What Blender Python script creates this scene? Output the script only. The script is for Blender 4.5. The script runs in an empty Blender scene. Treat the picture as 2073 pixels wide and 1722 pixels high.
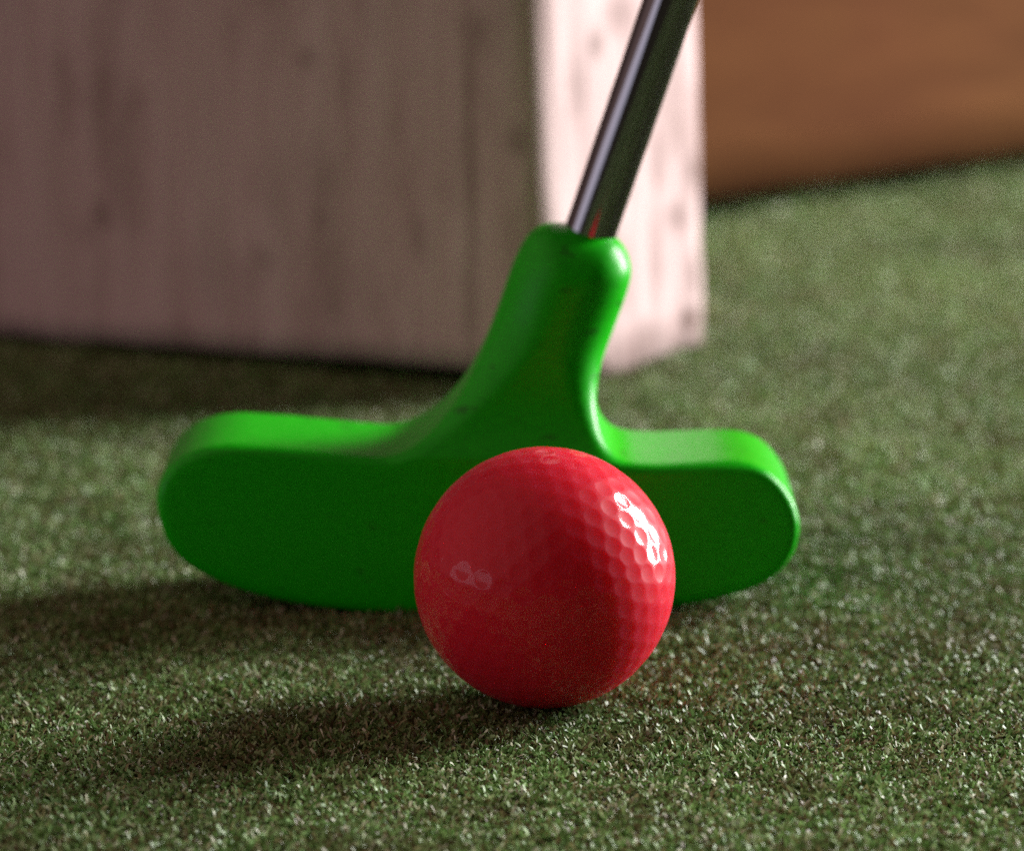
import bpy, math, random
import numpy as np
from mathutils import Vector, Matrix

rng = np.random.default_rng(7)
sc = bpy.context.scene
col = sc.collection
MM = 0.001

# ------------------------------------------------------------------ helpers
def tag(o, label=None, cat=None, group=None, kind=None):
    if label: o['label'] = label
    if cat: o['category'] = cat
    if group: o['group'] = group
    if kind: o['kind'] = kind
    return o

def mesh_obj(name, verts, faces, mat, parent=None, smooth=True):
    me = bpy.data.meshes.new(name)
    me.from_pydata([tuple(v) for v in verts], [], [tuple(f) for f in faces])
    me.update()
    if smooth:
        me.polygons.foreach_set('use_smooth', [True] * len(me.polygons))
    me.materials.append(mat)
    o = bpy.data.objects.new(name, me)
    col.objects.link(o)
    if parent: o.parent = parent
    return o

def fast_quads(name, verts, quads, mat, smooth=True):
    me = bpy.data.meshes.new(name)
    nv, nq = len(verts), len(quads)
    me.vertices.add(nv)
    me.vertices.foreach_set('co', np.ascontiguousarray(verts, dtype=np.float32).ravel())
    me.loops.add(nq * 4)
    me.loops.foreach_set('vertex_index', np.ascontiguousarray(quads, dtype=np.int32).ravel())
    me.polygons.add(nq)
    me.polygons.foreach_set('loop_start', np.arange(0, nq * 4, 4, dtype=np.int32))
    me.polygons.foreach_set('use_smooth', np.full(nq, smooth))
    me.update(calc_edges=True)
    me.validate()
    me.materials.append(mat)
    o = bpy.data.objects.new(name, me)
    col.objects.link(o)
    return o

class NT:
    def __init__(self, name):
        self.m = bpy.data.materials.new(name)
        self.m.use_nodes = True
        self.t = self.m.node_tree
        self.t.nodes.clear()
        self.out = self.t.nodes.new('ShaderNodeOutputMaterial')
        self.b = self.t.nodes.new('ShaderNodeBsdfPrincipled')
        self.link(self.b, 'BSDF', self.out, 'Surface')
    def n(self, kind, **kw):
        nd = self.t.nodes.new(kind)
        for k, v in kw.items(): setattr(nd, k, v)
        return nd
    def link(self, a, ao, b, bi):
        self.t.links.new(a.outputs[ao], b.inputs[bi])
    def coords(self, scale=(1, 1, 1), rot=(0, 0, 0), loc=(0, 0, 0)):
        tc = self.n('ShaderNodeTexCoord'); mp = self.n('ShaderNodeMapping')
        mp.inputs['Scale'].default_value = scale
        mp.inputs['Rotation'].default_value = rot
        mp.inputs['Location'].default_value = loc
        self.link(tc, 'Object', mp, 'Vector')
        return mp
    def noise(self, mp, scale, detail=4, rough=.55, dist=0.0):
        nd = self.n('ShaderNodeTexNoise')
        nd.inputs['Scale'].default_value = scale
        nd.inputs['Detail'].default_value = detail
        nd.inputs['Roughness'].default_value = rough
        nd.inputs['Distortion'].default_value = dist
        self.link(mp, 'Object' if mp.bl_idname == 'ShaderNodeTexCoord' else 'Vector', nd, 'Vector')
        return nd
    def ramp(self, src, so, stops, interp='LINEAR'):
        r = self.n('ShaderNodeValToRGB')
        r.color_ramp.interpolation = interp
        e = r.color_ramp.elements
        while len(e) < len(stops): e.new(.5)
        for el, (p, c) in zip(e, stops):
            el.position = p
            el.color = (c, c, c, 1) if isinstance(c, (int, float)) else (*c, 1)
        self.link(src, so, r, 'Fac')
        return r
    def mix(self, fac, a, b, blend='MIX'):
        m = self.n('ShaderNodeMix', data_type='RGBA', blend_type=blend)
        for sock, v in ((0, fac), (6, a), (7, b)):
            if isinstance(v, tuple) and hasattr(v[0], 'outputs'):
                self.t.links.new(v[0].outputs[v[1]], m.inputs[sock])
            elif isinstance(v, (int, float)):
                m.inputs[sock].default_value = v
            else:
                m.inputs[sock].default_value = (*v, 1)
        return m
    def set(self, **kw):
        for k, v in kw.items():
            s = self.b.inputs[k.replace('_', ' ')]
            s.default_value = (*v, 1) if isinstance(v, tuple) and len(v) == 3 and s.type == 'RGBA' else v
    def bump(self, src, so, strength, dist):
        bp = self.n('ShaderNodeBump')
        bp.inputs['Strength'].default_value = strength
        bp.inputs['Distance'].default_value = dist
        self.link(src, so, bp, 'Height')
        self.link(bp, 'Normal', self.b, 'Normal')

# ------------------------------------------------------------------ camera
CAM_H, CAM_D, PITCH, FPX = 181.0, 676.0, math.radians(11.3), 8610.0
cam = bpy.data.cameras.new('camera'); cam_o = bpy.data.objects.new('camera', cam)
col.objects.link(cam_o); sc.camera = cam_o
cam_o.location = (0, -CAM_D * MM, CAM_H * MM)
cam_o.rotation_euler = (math.pi / 2 - PITCH, 0, 0)
cam.sensor_fit = 'HORIZONTAL'; cam.sensor_width = 36
cam.lens = 36 * FPX / 2073
cam.clip_start = .01; cam.clip_end = 50
cam.dof.use_dof = True
cam.dof.focus_distance = .672
cam.dof.aperture_fstop = cam.lens / 9.4
cam.dof.aperture_blades = 8

def place(px, py, Y):
    """point of the photograph seen at depth Y (mm behind the ball) -> x, z in mm"""
    a = (px - 1036) / FPX; b = (861 - py) / FPX
    t = (CAM_D + Y) / (math.cos(PITCH) + b * math.sin(PITCH))
    return t * a, CAM_H + t * (-math.sin(PITCH) + b * math.cos(PITCH))

# ------------------------------------------------------------------ materials
# red ball
m = NT('red_gloss'); mp = m.coords()
n1 = m.noise(mp, 90, 5, .6)
c = m.mix((n1, 'Fac'), (.62, .014, .038), (.68, .020, .047))
m.link(c, 2, m.b, 'Base Color')
n2 = m.noise(mp, 400, 3)
r = m.ramp(n2, 'Fac', [(.3, .38), (.8, .5)])
m.link(r, 'Color', m.b, 'Roughness')
m.set(Subsurface_Weight=1.0, Subsurface_Radius=(1.0, .22, .2), Subsurface_Scale=.014, Coat_Weight=.32, Coat_Roughness=.09, Specular_IOR_Level=.1)
MAT_BALL = m.m

# green putter rubber
m = NT('green_rubber'); mp = m.coords()
n1 = m.noise(mp, 60, 5, .6)
n0 = m.noise(m.coords(scale=(1, 1, 3.5), rot=(0, .3, 0)), 420, 5, .7)
n0r = m.ramp(n0, 'Fac', [(.3, 0.0), (.7, 1.0)])
c = m.mix((n0r, 'Color'), (.003, .42, .001), (.010, .54, .003))
n3 = m.noise(m.coords(scale=(1, .6, 2.2)), 170, 3, .5)
sp = m.ramp(n3, 'Fac', [(.655, 0.0), (.72, .55)])
c2 = m.mix((sp, 'Color'), (c, 2), (.012, .085, .008))
m.link(c2, 2, m.b, 'Base Color')
n2 = m.noise(mp, 700, 4)
r = m.ramp(n2, 'Fac', [(.3, .30), (.8, .40)])
m.link(r, 'Color', m.b, 'Roughness')
m.bump(n2, 'Fac', .12, .0003)
m.set(Specular_IOR_Level=.22)
MAT_GREEN = m.m

# chrome shaft
m = NT('dark_chrome'); mp = m.coords(scale=(1, 1, .05))
n1 = m.noise(mp, 900, 3)
r = m.ramp(n1, 'Fac', [(.3, .05), (.8, .10)])
m.link(r, 'Color', m.b, 'Roughness')
m.set(Base_Color=(.21, .21, .225), Metallic=1.0)
MAT_CHROME = m.m

# weathered whitewashed timber
m = NT('whitewashed_timber')
mp = m.coords(scale=(1, 1, .12))
g = m.noise(mp, 130, 6, .62, .3)
base = m.ramp(g, 'Fac', [(.12, (.44, .30, .295)), (.45, (.60, .445, .435)), (.78, (.69, .545, .535))])
mp2 = m.coords(scale=(1, 1, .55))
st = m.noise(mp2, 48, 4, .6)
stf = m.ramp(st, 'Fac', [(.50, 0.0), (.72, .45)])
c = m.mix((stf, 'Color'), (base, 'Color'), (.20, .12, .10))
m.link(c, 2, m.b, 'Base Color')
m.set(Roughness=.85, Specular_IOR_Level=.15)
m.bump(g, 'Fac', .5, .0025)
MAT_WHITE = m.m
TIMBER = m

# orange-brown timber
m = NT('orange_timber')
mp = m.coords(scale=(.18, .18, 1))
g = m.noise(mp, 45, 6, .6, .4)
base = m.ramp(g, 'Fac', [(.25, (.062, .022, .006)), (.5, (.108, .043, .013)), (.75, (.145, .060, .019))])
st = m.noise(m.coords(), 9, 3)
stf = m.ramp(st, 'Fac', [(.35, 0.0), (.7, .6)])
c = m.mix((stf, 'Color'), (base, 'Color'), (.085, .024, .010))
m.link(c, 2, m.b, 'Base Color')
m.set(Roughness=.9, Specular_IOR_Level=.08)
m.bump(g, 'Fac', .4, .003)
MAT_ORANGE = m.m

# turf backing
m = NT('turf_backing'); mp = m.coords()
g = m.noise(mp, 900, 4, .6)
base = m.ramp(g, 'Fac', [(.3, (.016, .014, .006)), (.7, (.055, .05, .022))])
m.link(base, 'Color', m.b, 'Base Color')
m.set(Roughness=.9)
m.bump(g, 'Fac', .6, .001)
MAT_BACK = m.m

# turf fibre
m = NT('turf_fibre')
at = m.n('ShaderNodeAttribute', attribute_name='fibre_colour')
m.link(at, 'Color', m.b, 'Base Color')
m.set(Roughness=.42, Specular_IOR_Level=.30)
tr = m.n('ShaderNodeBsdfTranslucent'); m.link(at, 'Color', tr, 'Color')
ms = m.n('ShaderNodeMixShader'); ms.inputs[0].default_value = .18
m.link(m.b, 'BSDF', ms, 1); m.link(tr, 'BSDF', ms, 2); m.link(ms, 'Shader', m.out, 'Surface')
MAT_FIBRE = m.m

# ------------------------------------------------------------------ ground + turf
GZ = -1.2 * MM
ground = mesh_obj('ground', [(-4, -3, GZ), (4, -3, GZ), (4, 5, GZ), (-4, 5, GZ)], [(0, 1, 2, 3)], MAT_BACK, smooth=False)
tag(ground, 'dark backing sheet under the artificial turf', 'ground', kind='structure')

def vnoise(x, y, s, seed):
    """cheap smooth value noise"""
    r = np.random.default_rng(seed); g = r.random((256, 256))
    u = x / s; v = y / s
    i = np.floor(u).astype(int); j = np.floor(v).astype(int)
    fu = u - i; fv = v - j
    fu = fu * fu * (3 - 2 * fu); fv = fv * fv * (3 - 2 * fv)
    a = g[i % 256, j % 256]; b = g[(i + 1) % 256, j % 256]
    c_ = g[i % 256, (j + 1) % 256]; d = g[(i + 1) % 256, (j + 1) % 256]
    return (a * (1 - fu) + b * fu) * (1 - fv) + (c_ * (1 - fu) + d * fu) * fv

def fibres(n, x0, x1, y0, y1, size, keep=None):
    x = rng.uniform(x0, x1, n); y = rng.uniform(y0, y1, n)
    # tufts: pull towards a jittered lattice a little
    cell = 1.3 * size
    cx = np.round(x / cell) * cell; cy = np.round(y / cell) * cell
    x += (cx - x) * .30; y += (cy - y) * .30
    ok = np.ones(n, bool)
    if keep is not None: ok = keep(x, y)
    x, y = x[ok], y[ok]; n = len(x)
    lowf = vnoise(x, y, 16, 1) * .6 + vnoise(x, y, 5, 2) * .4
    big = vnoise(x, y, 60, 3)
    L = size * rng.uniform(1.1, 2.3, n) * (.50 + 1.0 * lowf)
    W = size * rng.uniform(.28, .68, n)
    az = rng.uniform(0, 2 * np.pi, n) 
    th0 = rng.normal(.55, .45, n); th0 = np.abs(th0)            # lean from the vertical at the root
    bend = rng.uniform(.2, 2.1, n)
    twist = rng.uniform(-1.6, 1.6, n)
    rollw = rng.uniform(-.9, .9, n)
    NS = 3
    P = np.zeros((n, NS + 1, 3)); P[:, 0, 0] = x; P[:, 0, 1] = y; P[:, 0, 2] = GZ / MM - .05
    V = np.zeros((n, (NS + 1) * 2, 3))
    for k in range(NS + 1):
        th = th0 + bend * k / NS
        if k:
            thm = th0 + bend * (k - .5) / NS
            P[:, k, 0] = P[:, k - 1, 0] + np.sin(thm) * np.cos(az) * L / NS
            P[:, k, 1] = P[:, k - 1, 1] + np.sin(thm) * np.sin(az) * L / NS
            P[:, k, 2] = P[:, k - 1, 2] + np.cos(thm) * L / NS
        T = np.stack([np.sin(th) * np.cos(az), np.sin(th) * np.sin(az), np.cos(th)], 1)
        S = np.stack([-np.sin(az), np.cos(az), np.zeros(n)], 1)
        N = np.cross(T, S)
        w = rollw + twist * k / NS
        D = S * np.cos(w)[:, None] + N * np.sin(w)[:, None]
        ww = (W * (1 - .35 * (k / NS) ** 2) * .5)[:, None]
        V[:, 2 * k] = P[:, k] - D * ww
        V[:, 2 * k + 1] = P[:, k] + D * ww
    pal = np.array([(.105, .20, .055), (.155, .26, .082), (.245, .345, .15), (.20, .19, .085), (.10, .075, .035), (.46, .48, .34)])
    pr = np.array([.27, .25, .17, .15, .09, .07])
    ci = rng.choice(len(pal), n, p=pr)
    C = 1.32 * pal[ci] * rng.uniform(.75, 1.25, (n, 1)) * (.80 + .4 * big)[:, None]
    # dry thatch in patches
    dry = np.clip((vnoise(x, y, 9, 5) - .62) * 1.6, 0, .4)[:, None]
    C = C * (1 - dry) + np.array((.16, .13, .062)) * dry
    return V, C

def under(x, y):
    ball = (x - 5.3) ** 2 + y ** 2 > 1.0
    return ball

parts = [
    fibres(270000, -125, 125, -115, 130, 1.0, under),
    fibres(190000, -150, 150, 130, 400, 1.1),
    fibres(190000, -40, 200, 400, 720, 1.2),
    fibres(60000, -340, -40, 400, 700, 1.6),
    fibres(60000, 200, 440, 400, 720, 1.6),
    fibres(50000, -100, 700, 720, 1300, 2.4),
    fibres(95000, -340, -124, -130, 400, 1.35),
    fibres(95000, 124, 340, -130, 400, 1.35),
    fibres(60000, -220, 220, -260, -114, 1.25),
]
V = np.concatenate([p[0] for p in parts]); C = np.concatenate([p[1] for p in parts])
nb, nv = V.shape[0], V.shape[1]
base = (np.arange(nb) * nv)[:, None, None]
q = np.array([(0, 1, 3, 2), (2, 3, 5, 4), (4, 5, 7, 6)])[None]
Q = (base + q).reshape(-1, 4)
turf = fast_quads('artificial_turf', V.reshape(-1, 3) * MM, Q, MAT_FIBRE, smooth=True)
ca = turf.data.attributes.new('fibre_colour', 'FLOAT_COLOR', 'POINT')
cc = np.ones((nb * nv, 4), np.float32); cc[:, :3] = np.repeat(C, nv, 0)
ca.data.foreach_set('color', cc.ravel())
tag(turf, 'short curly green artificial turf covering the ground', 'artificial turf', kind='stuff')

# ------------------------------------------------------------------ red ball
def icosphere(sub):
    p = (1 + 5 ** .5) / 2
    v = np.array([(-1, p, 0), (1, p, 0), (-1, -p, 0), (1, -p, 0), (0, -1, p), (0, 1, p), (0, -1, -p), (0, 1, -p), (p, 0, -1), (p, 0, 1), (-p, 0, -1), (-p, 0, 1)], float)
    v /= np.linalg.norm(v[0])
    f = np.array([(0, 11, 5), (0, 5, 1), (0, 1, 7), (0, 7, 10), (0, 10, 11), (1, 5, 9), (5, 11, 4), (11, 10, 2), (10, 7, 6), (7, 1, 8), (3, 9, 4), (3, 4, 2), (3, 2, 6), (3, 6, 8), (3, 8, 9), (4, 9, 5), (2, 4, 11), (6, 2, 10), (8, 6, 7), (9, 8, 1)])
    return v, f

def geodesic(freq):
    v, f = icosphere(0); pts = {}
    for t in f:
        a, b, c_ = v[t]
        for i in range(freq + 1):
            for j in range(freq + 1 - i):
                k = freq - i - j
                pnt = a * i + b * j + c_ * k; pnt = pnt / np.linalg.norm(pnt)
                pts[tuple(np.round(pnt, 5))] = pnt
    return np.array(list(pts.values()))

R = 21.35
DIM = geodesic(7)
NU, NVV = 720, 360
u = np.arange(NU) / NU * 2 * np.pi
vv = (np.arange(1, NVV) / NVV) * np.pi
U, W_ = np.meshgrid(u, vv)
# the sphere's poles lie along y (front and back stay fine) -> poles hidden front/back by tilting
pts = np.stack([np.sin(W_) * np.cos(U), np.cos(W_), np.sin(W_) * np.sin(U)], -1).reshape(-1, 3)
pts = np.concatenate([pts, [(0, 1, 0), (0, -1, 0)]])
ang = Matrix.Rotation(.45, 3, 'X') @ Matrix.Rotation(.6, 3, 'Y') @ Matrix.Rotation(.31, 3, 'Z')
DIMR = DIM @ np.array(ang).T
best = np.full(len(pts), -2.0)
for s in range(0, len(pts), 20000):
    best[s:s + 20000] = (pts[s:s + 20000] @ DIMR.T).max(1)
dist = np.arccos(np.clip(best, -1, 1)) * R
DR, DD = 1.58, .13
tt = np.clip(dist / DR, 0, 1.15)
prof = np.where(tt < 1, (1 - tt ** 2), 0.0)
soft = 1 / (1 + np.exp((dist - DR) / .05))
depth = DD * np.clip(prof, 0, 1) * soft
bv = pts * (R - depth)[:, None]
faces = []
rows = NVV - 1
idx = np.arange(rows * NU).reshape(rows, NU)
a = idx[:-1]; b = idx[1:]
fq = np.stack([a, np.roll(a, -1, 1), np.roll(b, -1, 1), b], -1).reshape(-1, 4)
faces = [tuple(x) for x in fq]
top = rows * NU; bot = top + 1
for i in range(NU):
    faces.append((top, int(idx[0, (i + 1) % NU]), int(idx[0, i])))
    faces.append((bot, int(idx[-1, i]), int(idx[-1, (i + 1) % NU])))
ball = mesh_obj('golf_ball', bv * MM, faces, MAT_BALL)
ball.location = (5.3 * MM, 0, (R - .7) * MM)
tag(ball, 'glossy red dimpled golf ball on the turf in front of the green putter', 'golf ball')

# ------------------------------------------------------------------ putter
FY, T_ = 60.0, 33.0                   # front face depth and head thickness
MY = FY + T_ / 2
outline = [(-63.3, 20.2), (-62.3, 24.3), (-59.4, 27.7), (-54.9, 29.7), (-50.0, 30.4), (-43.1, 29.9), (-34.1, 29.0), (-27.5, 28.3)]
def trace(pts_):                      # pixel of the photograph, depth of the edge that makes the silhouette there
    for (px, py, Y) in pts_: outline.append(place(px, py, Y))
# clockwise from the left end, along the top, up the neck and back along the sole
trace([(800, 864, 89), (850, 848, 86.5), (900, 812, 83), (945, 757, 80), (983, 685, MY), (1011, 610, MY), (1036, 535, MY), (1056, 492, MY), (1078, 464, MY)])
trace([(1108, 452, MY), (1150, 453, MY), (1195, 460, MY), (1234, 473, MY), (1257, 489, MY), (1273, 517, MY), (1279, 552, MY), (1266, 600, MY), (1243, 660, MY), (1220, 715, MY), (1206, 765, 78), (1204, 810, 82), (1217, 848, 86), (1250, 874, 88.5)])
outline += [(24.8, 26.6), (33.0, 27.0), (39.3, 27.3), (43.6, 26.5), (47.3, 24.0), (50.1, 20.0), (51.3, 15.5), (50.5, 11.0), (47.9, 7.1), (44.2, 4.5), (37.2, 2.2), (29.3, .6), (18.9, -.4), (5.7, -1.0), (-7.6, -1.1), (-16.4, -1.0), (-25.3, -.5), (-38.7, 1.1), (-49.6, 4.0), (-56.8, 7.6), (-60.7, 11.3), (-62.5, 15.6)]
OL = np.array(outline)
# Catmull-Rom resampling
def crom(P, n=8):
    out = []
    N = len(P)
    for i in range(N):
        p0, p1, p2, p3 = P[i - 1], P[i], P[(i + 1) % N], P[(i + 2) % N]
        for k in range(n):
            t = k / n
            out.append(.5 * ((2 * p1) + (p2 - p0) * t + (2 * p0 - 5 * p1 + 4 * p2 - p3) * t * t + (3 * p1 - p0 - 3 * p2 + p3) * t ** 3))
    return np.array(out)
# light smoothing of the traced points
for _ in range(1):
    OL = .8 * OL + .1 * np.roll(OL, 1, 0) + .1 * np.roll(OL, -1, 0)
PO = crom(OL)
x0, x1 = PO[:, 0].min() - 3, PO[:, 0].max() + 3
z0, z1 = PO[:, 1].min() - 3, PO[:, 1].max() + 3
H = .7
gx = np.arange(x0, x1, H); gz = np.arange(z0, z1, H); gy = np.arange(-T_ / 2 - 2.5, T_ / 2 + 2.6, H)
GX, GZ2 = np.meshgrid(gx, gz, indexing='ij')
pp = np.stack([GX.ravel(), GZ2.ravel()], 1)
A = PO; B = np.roll(PO, -1, 0)
dmin = np.full(len(pp), 1e9); inside = np.zeros(len(pp), bool)
for (a, b) in zip(A, B):
    e = b - a; w = pp - a
    t = np.clip((w @ e) / max(e @ e, 1e-9), 0, 1)
    d = w - t[:, None] * e
    dmin = np.minimum(dmin, (d * d).sum(1))
    c1 = (a[1] > pp[:, 1]) != (b[1] > pp[:, 1])
    den = (b[1] - a[1]) if abs(b[1] - a[1]) > 1e-9 else 1e-9
    inside ^= c1 & (pp[:, 0] < (b[0] - a[0]) * (pp[:, 1] - a[1]) / den + a[0])
d2 = np.sqrt(dmin) * np.where(inside, -1, 1)
d2 = d2.reshape(GX.shape)
def sstep(v, a, b):
    t = np.clip((v - a) / (b - a), 0, 1); return t * t * (3 - 2 * t)
s = sstep(GZ2, 27, 52)
zl = GZ2 + .045 * GX - 27.6
hh = np.where(zl > 0, 10.2 + (T_ / 2 - 10.2) * np.exp(-np.maximum(zl, 0) / 6.5), T_ / 2)
rr = 1.9 * (1 - s) + 9.8 * s
ends = 0
F = np.zeros((len(gx), len(gz), len(gy)), np.float32)
for k, y in enumerate(gy):
    qa = d2 + rr; qb = abs(y) - hh + rr
    F[:, :, k] = np.hypot(np.maximum(qa, 0), np.maximum(qb, 0)) + np.minimum(np.maximum(qa, qb), 0) - rr

def surface_nets(F, ox, oy, oz, h):
    nx, ny, nz = F.shape
    sgn = F < 0
    acc = np.zeros((nx - 1, ny - 1, nz - 1, 3)); cnt = np.zeros((nx - 1, ny - 1, nz - 1))
    corners = [(i, j, k) for i in (0, 1) for j in (0, 1) for k in (0, 1)]
    def sub(M, c_): return M[c_[0]:nx - 1 + c_[0], c_[1]:ny - 1 + c_[1], c_[2]:nz - 1 + c_[2]]
    for c1 in corners:
        for ax in range(3):
            if c1[ax]: continue
            c2 = list(c1); c2[ax] = 1; c2 = tuple(c2)
            fa, fb = sub(F, c1), sub(F, c2)
            cr = (fa < 0) != (fb < 0)
            t = np.where(cr, fa / np.where(cr, fa - fb, 1), 0)
            for d in range(3):
                acc[..., d] += np.where(cr, c1[d] + (t if d == ax else 0), 0)
            cnt += cr
    act = cnt > 0
    ids = np.full(act.shape, -1); ids[act] = np.arange(act.sum())
    I, J, K = np.nonzero(act)
    ctr = acc[act] / cnt[act][:, None]
    P = np.stack([ox + (I + ctr[:, 0]) * h, oy + (J + ctr[:, 1]) * h, oz + (K + ctr[:, 2]) * h], 1)
    quads = []
    for ax in range(3):
        o1, o2 = [(1, 2), (2, 0), (0, 1)][ax]
        sl0 = [slice(1, -1)] * 3; sl0[ax] = slice(0, -1)
        sl1 = [slice(1, -1)] * 3; sl1[ax] = slice(1, None)
        sa, sb = sgn[tuple(sl0)], sgn[tuple(sl1)]
        X = np.argwhere(sa != sb)
        off = np.ones(3, int); off[ax] = 0
        X = X + off
        flip = sgn[X[:, 0], X[:, 1], X[:, 2]]
        def cid(d1, d2_):
            Y = X.copy(); Y[:, o1] -= d1; Y[:, o2] -= d2_
            return ids[Y[:, 0], Y[:, 1], Y[:, 2]]
        qd = np.stack([cid(1, 1), cid(0, 1), cid(0, 0), cid(1, 0)], 1)
        qd[~flip] = qd[~flip][:, ::-1]
        quads.append(qd)
    return P, np.concatenate(quads)

Pn, Qn = surface_nets(F, gx[0], gz[0], gy[0], H)
# relax
E = np.concatenate([Qn[:, [0, 1]], Qn[:, [1, 2]], Qn[:, [2, 3]], Qn[:, [3, 0]]])
for it in range(14):
    accp = np.zeros_like(Pn); cn = np.zeros(len(Pn))
    np.add.at(accp, E[:, 0], Pn[E[:, 1]]); np.add.at(accp, E[:, 1], Pn[E[:, 0]])
    np.add.at(cn, E[:, 0], 1); np.add.at(cn, E[:, 1], 1)
    lam = .5 if it % 2 == 0 else -.52
    Pn = Pn + lam * (accp / cn[:, None] - Pn)
HV = np.stack([Pn[:, 0], Pn[:, 2] + MY, Pn[:, 1]], 1)

putter = bpy.data.objects.new('putter', None); col.objects.link(putter)
putter.empty_display_size = .02
putter.location = (0, MY * MM, 0)
tag(putter, 'bright green putter head on a shiny dark metal shaft, resting behind the red ball', 'putter')
head = fast_quads('head', (HV - np.array([0, MY, 0])) * MM, Qn[:, ::-1], MAT_GREEN)
head.parent = putter

# shaft
bx, bz = place(1193, 474, MY)
tx, tz = place(1357.5, 0, MY - 6)
b0 = np.array([bx, 0.0, bz]); 
ax_ = np.array([tx - bx, -5.2, tz - bz]); ax_ = ax_ / np.linalg.norm(ax_)
def tube(p0, d, stations, n=64):
    d = Vector(d); up = Vector((0, 1, 0)); s1 = d.cross(up).normalized(); s2 = d.cross(s1).normalized()
    vs, fs = [], []
    for (t, r) in stations:
        for i in range(n):
            a_ = 2 * math.pi * i / n
            vs.append(tuple((Vector(p0) + d * t + s1 * math.cos(a_) * r + s2 * math.sin(a_) * r) * MM))
    for k in range(len(stations) - 1):
        for i in range(n):
            j = (i + 1) % n
            fs.append((k * n + i, k * n + j, (k + 1) * n + j, (k + 1) * n + i))
    fs.append(tuple(range(n))[::-1]); fs.append(tuple(range((len(stations) - 1) * n, len(stations) * n)))
    return vs, fs
vs, fs = tube(b0, ax_, [(-12, 4.62), (0, 4.64), (60, 4.7), (160, 4.8), (400, 5), (759, 5.6), (760, 5.2)])
shaft = mesh_obj('shaft', vs, fs, MAT_CHROME, putter)
shaft.data.polygons[-1].use_smooth = False; shaft.data.polygons[-2].use_smooth = False

# ------------------------------------------------------------------ timber post (whitewashed)
def timber(name, L, D, Ht, mat, rough, seed, foot=0, cut=(0, 0), res=5.0):
    """a sawn block with slightly worn edges: local x 0..-L, y 0..D, z foot..Ht; front at y=0"""
    nx_, ny_, nz_ = max(2, int(L / res)), max(2, int(D / res)), max(2, int(Ht / res))
    vid = {}; vs = []; fs = []
    def vert(i, j, k):
        key = (i, j, k)
        if key in vid: return vid[key]
        x = -L + L * i / nx_; y = D * j / ny_; z = foot + (Ht - foot) * k / nz_
        vid[key] = len(vs); vs.append([x, y, z]); return vid[key]
    for j_ in (0, ny_):
        for i in range(nx_):
            for k in range(nz_):
                f = [vert(i, j_, k), vert(i + 1, j_, k), vert(i + 1, j_, k + 1), vert(i, j_, k + 1)]
                fs.append(f if j_ == 0 else f[::-1])
    for i_ in (0, nx_):
        for j in range(ny_):
            for k in range(nz_):
                f = [vert(i_, j, k), vert(i_, j, k + 1), vert(i_, j + 1, k + 1), vert(i_, j + 1, k)]
                fs.append(f if i_ == 0 else f[::-1])
    for k_ in (0, nz_):
        for i in range(nx_):
            for j in range(ny_):
                f = [vert(i, j, k_), vert(i, j + 1, k_), vert(i + 1, j + 1, k_), vert(i + 1, j, k_)]
                fs.append(f if k_ == 0 else f[::-1])
    A_ = np.array(vs)
    # worn arrises: pull edge vertices in, wobble
    for ax1 in range(len(A_)):
        x, y, z = A_[ax1]
        ex = min(abs(x), abs(x + L)) < 1e-6; ey = min(abs(y), abs(y - D)) < 1e-6; ez = abs(z - foot) < 1e-6
        cxn = -L / 2; cyn = D / 2
        w = vnoise(np.array([z + x * .7]), np.array([y + 31 * seed + x]), 14, seed)[0]
        w2 = vnoise(np.array([x * 1. + z * .05]), np.array([z * .12 + y + 7 * seed]), 9, seed + 3)[0]
        if ex and ey:
            A_[ax1, 0] += math.copysign(rough * (.4 + 1.5 * w), cxn - x)
            A_[ax1, 1] += math.copysign(rough * (.4 + 1.5 * w), cyn - y)
        elif ey:
            A_[ax1, 1] += (w2 - .5) * rough * .8
        elif ex:
            A_[ax1, 0] += (w2 - .5) * rough * .8
        if y < cut[0]: A_[ax1, 2] += cut[1] * (1 - (z - foot) / (Ht - foot)) + ((w - .4) * 1.0 if ez else 0)
    vs = [tuple(p * MM) for p in A_]
    o = mesh_obj(name, vs, fs, mat)
    return o

CX, CY = 7.0, 263.0
post = timber('timber_post', 560, 84, 330, MAT_WHITE, 1.7, 11, foot=-1.2, cut=(30, 6.4), res=6)
ang_f = math.atan2(-.49, .87)
post.rotation_euler = (0, math.radians(-1.6), ang_f + 0)
post.location = (CX * MM, CY * MM, 0)
tag(post, 'weathered whitewashed square timber post standing on the turf behind the putter', 'timber post')

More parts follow.
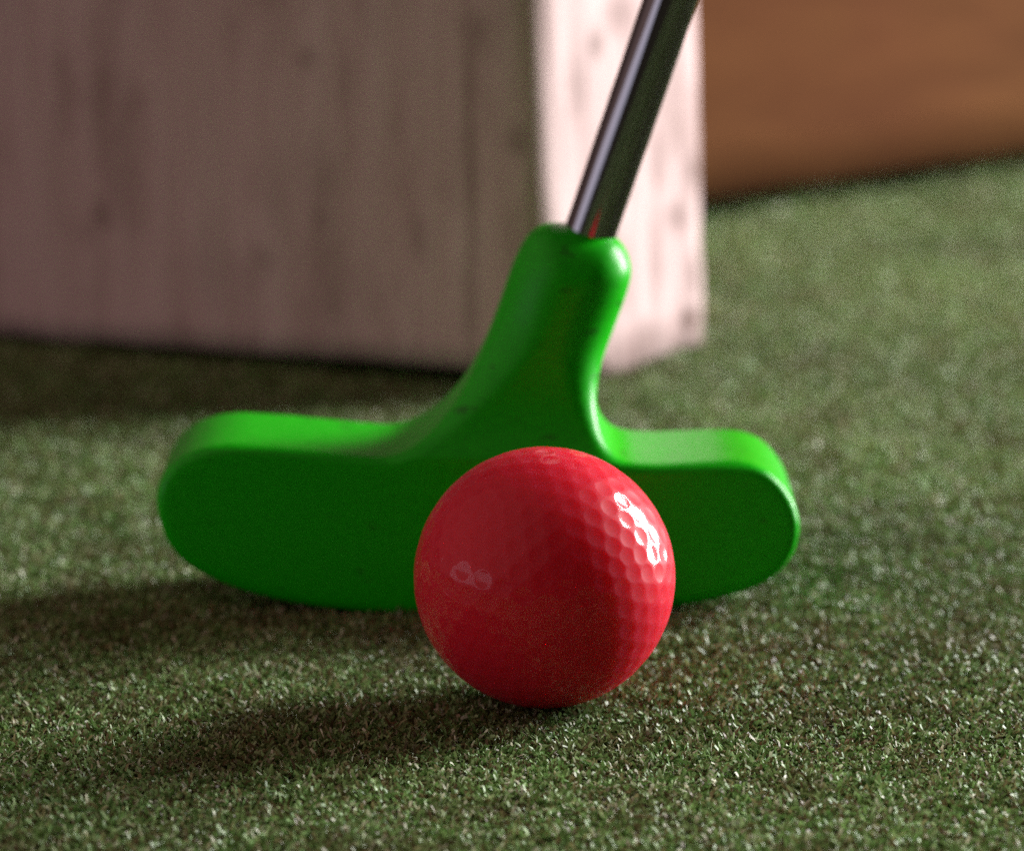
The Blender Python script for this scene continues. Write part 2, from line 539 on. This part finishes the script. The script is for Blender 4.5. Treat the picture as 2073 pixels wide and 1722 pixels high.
# knots, dents and the long crack in the post's faces (x along the face, z up, half sizes; mm)
from mathutils import Euler
bpy.context.view_layer.update()
MI = (Matrix.Translation(post.location) @ post.rotation_euler.to_matrix().to_4x4()).inverted()
co = MI @ cam_o.location
def on_post(px, py, side):
    rd = Vector(((px - 1036) / FPX, math.cos(PITCH) + (861 - py) / FPX * math.sin(PITCH), -math.sin(PITCH) + (861 - py) / FPX * math.cos(PITCH)))
    rd = MI.to_3x3() @ rd
    t = -co.x / rd.x if side else -co.y / rd.y
    return co + rd * t
spots = [(205, 435, 0, 3.2, 5.0, .8), (175, 470, 0, 2.5, 4, .5), (1045, 285, 0, 3.2, 4.5, .85), (620, 118, 0, 3.5, 4.0, .6), (535, 522, 0, 4, 4.5, .55),
         (850, 480, 0, 3.5, 7, .6), (650, 440, 0, 4, 4, .5), (700, 160, 0, 3, 9, .35), (560, 385, 0, 5, 14, .3), (955, 60, 0, 4, 6, .55),
         (955, 380, 0, 1.7, 60, .75), (948, 640, 0, 2.2, 14, .7), (640, 350, 0, 8, 12, .25), (430, 540, 0, 8, 10, .25),
         (1395, 650, 1, 5.5, 5.5, .95), (1400, 560, 1, 4, 7, .6), (1330, 330, 1, 4, 9, .45), (1205, 90, 1, 5, 5, .5), (1400, 350, 1, 5, 7, .55), (1140, 300, 1, 3, 18, .35), (1310, 700, 1, 9, 4, .4), (1170, 180, 1, 6, 10, .35), (1290, 705, 1, 24, 7, .55), (1400, 690, 1, 16, 9, .5), (1260, 560, 1, 8, 14, .3), (1330, 520, 1, 5, 16, .35), (1415, 220, 1, 4, 12, .5), (1250, 30, 1, 9, 6, .4), (1370, 440, 1, 6, 5, .5)]
tcn = TIMBER.n('ShaderNodeTexCoord')
wob = TIMBER.noise(tcn, 220, 3, .6)
prev = None
for (px, py, side, rx, rz, amt) in spots:
    pc = on_post(px, py, side)
    sb = TIMBER.n('ShaderNodeVectorMath', operation='SUBTRACT'); sb.inputs[1].default_value = pc
    TIMBER.link(tcn, 'Object', sb, 0)
    ml = TIMBER.n('ShaderNodeVectorMath', operation='MULTIPLY'); ml.inputs[1].default_value = (1000 / rx, 1000 / rx, 1000 / rz)
    TIMBER.link(sb, 0, ml, 0)
    ln = TIMBER.n('ShaderNodeVectorMath', operation='LENGTH'); TIMBER.link(ml, 0, ln, 0)
    ad = TIMBER.n('ShaderNodeMath', operation='MULTIPLY_ADD'); TIMBER.link(wob, 'Fac', ad, 0); ad.inputs[1].default_value = .9
    TIMBER.t.links.new(ln.outputs['Value'], ad.inputs[2])
    mr = TIMBER.n('ShaderNodeMapRange'); mr.interpolation_type = 'SMOOTHSTEP'
    for k_, v_ in (('From Min', .55), ('From Max', 1.75), ('To Min', amt * (1.0 if side else .5)), ('To Max', 0.0)): mr.inputs[k_].default_value = v_
    TIMBER.link(ad, 0, mr, 'Value')
    if prev is None: prev = mr
    else:
        mx = TIMBER.n('ShaderNodeMath', operation='MAXIMUM')
        TIMBER.link(prev, 0, mx, 0); TIMBER.link(mr, 0, mx, 1); prev = mx
old = TIMBER.b.inputs['Base Color'].links[0].from_socket.node
fin = TIMBER.mix((prev, 0), (old, 2), (.085, .045, .03))
TIMBER.link(fin, 2, TIMBER.b, 'Base Color')
# ------------------------------------------------------------------ orange kerb board at the back
board = timber('timber_board', 1450, 40, 420, MAT_ORANGE, .9, 23, foot=-1.2, cut=(30, 8), res=18)
d = Vector((.70, .715, 0)).normalized()
board.rotation_euler = (0, 0, math.atan2(d.y, d.x))
px_, py_ = 49, 517
board.location = ((px_ + d.x * 1350) * MM, (py_ + d.y * 1350) * MM, 0)
tag(board, 'orange brown wooden edging board running away behind the timber post', 'edging board')

# ------------------------------------------------------------------ light
w = bpy.data.worlds.new('World'); sc.world = w; w.use_nodes = True
nt = w.node_tree; bg = nt.nodes['Background']
tc = nt.nodes.new('ShaderNodeTexCoord'); rp = nt.nodes.new('ShaderNodeValToRGB')
dp = nt.nodes.new('ShaderNodeVectorMath'); dp.operation = 'DOT_PRODUCT'; dp.inputs[1].default_value = (-.74, -.28, .61)
nt.links.new(tc.outputs['Generated'], dp.inputs[0]); nt.links.new(dp.outputs['Value'], rp.inputs[0])
e = rp.color_ramp.elements
e[0].position = .0; e[0].color = (.022, .012, .010, 1)
e[1].position = .9; e[1].color = (.47, .300, .278, 1)
x = e.new(.45); x.color = (.042, .024, .020, 1)
nt.links.new(rp.outputs[0], bg.inputs[0]); bg.inputs[1].default_value = 1.0

def area(name, pos, target, sx_, sy_, radiance, color):
    l = bpy.data.lights.new(name, 'AREA'); l.shape = 'RECTANGLE'; l.size = sx_; l.size_y = sy_
    l.energy = radiance * math.pi * sx_ * sy_; l.color = color
    o = bpy.data.objects.new(name, l); col.objects.link(o); o.location = pos
    dv = Vector(target) - Vector(pos)
    o.rotation_euler = dv.to_track_quat('-Z', 'Y').to_euler()
    return o
az = math.radians(58); dist_ = 1.6
area('window_lamp', (math.sin(az) * dist_, math.cos(az) * dist_, .60), (0, 0, .45), .52, 1.18, 44, (1, .975, .96))
az = math.radians(250)   # left and a little to the front
area('side_lamp', (math.sin(az) * .95, math.cos(az) * .95, .09), (0, .03, .09), .74, .15, 1.45, (.86, .83, 1))

# ------------------------------------------------------------------ render settings
sc.render.engine = 'CYCLES'
sc.view_settings.view_transform = 'Standard'
sc.view_settings.look = 'None'
sc.view_settings.exposure = 0; sc.view_settings.gamma = 1
sc.view_settings.use_curve_mapping = False
sc.cycles.use_denoising = False
sc.cycles.max_bounces = 8
sc.cycles.sample_clamp_indirect = 1.5
sc.cycles.caustics_reflective = False
sc.cycles.caustics_refractive = False
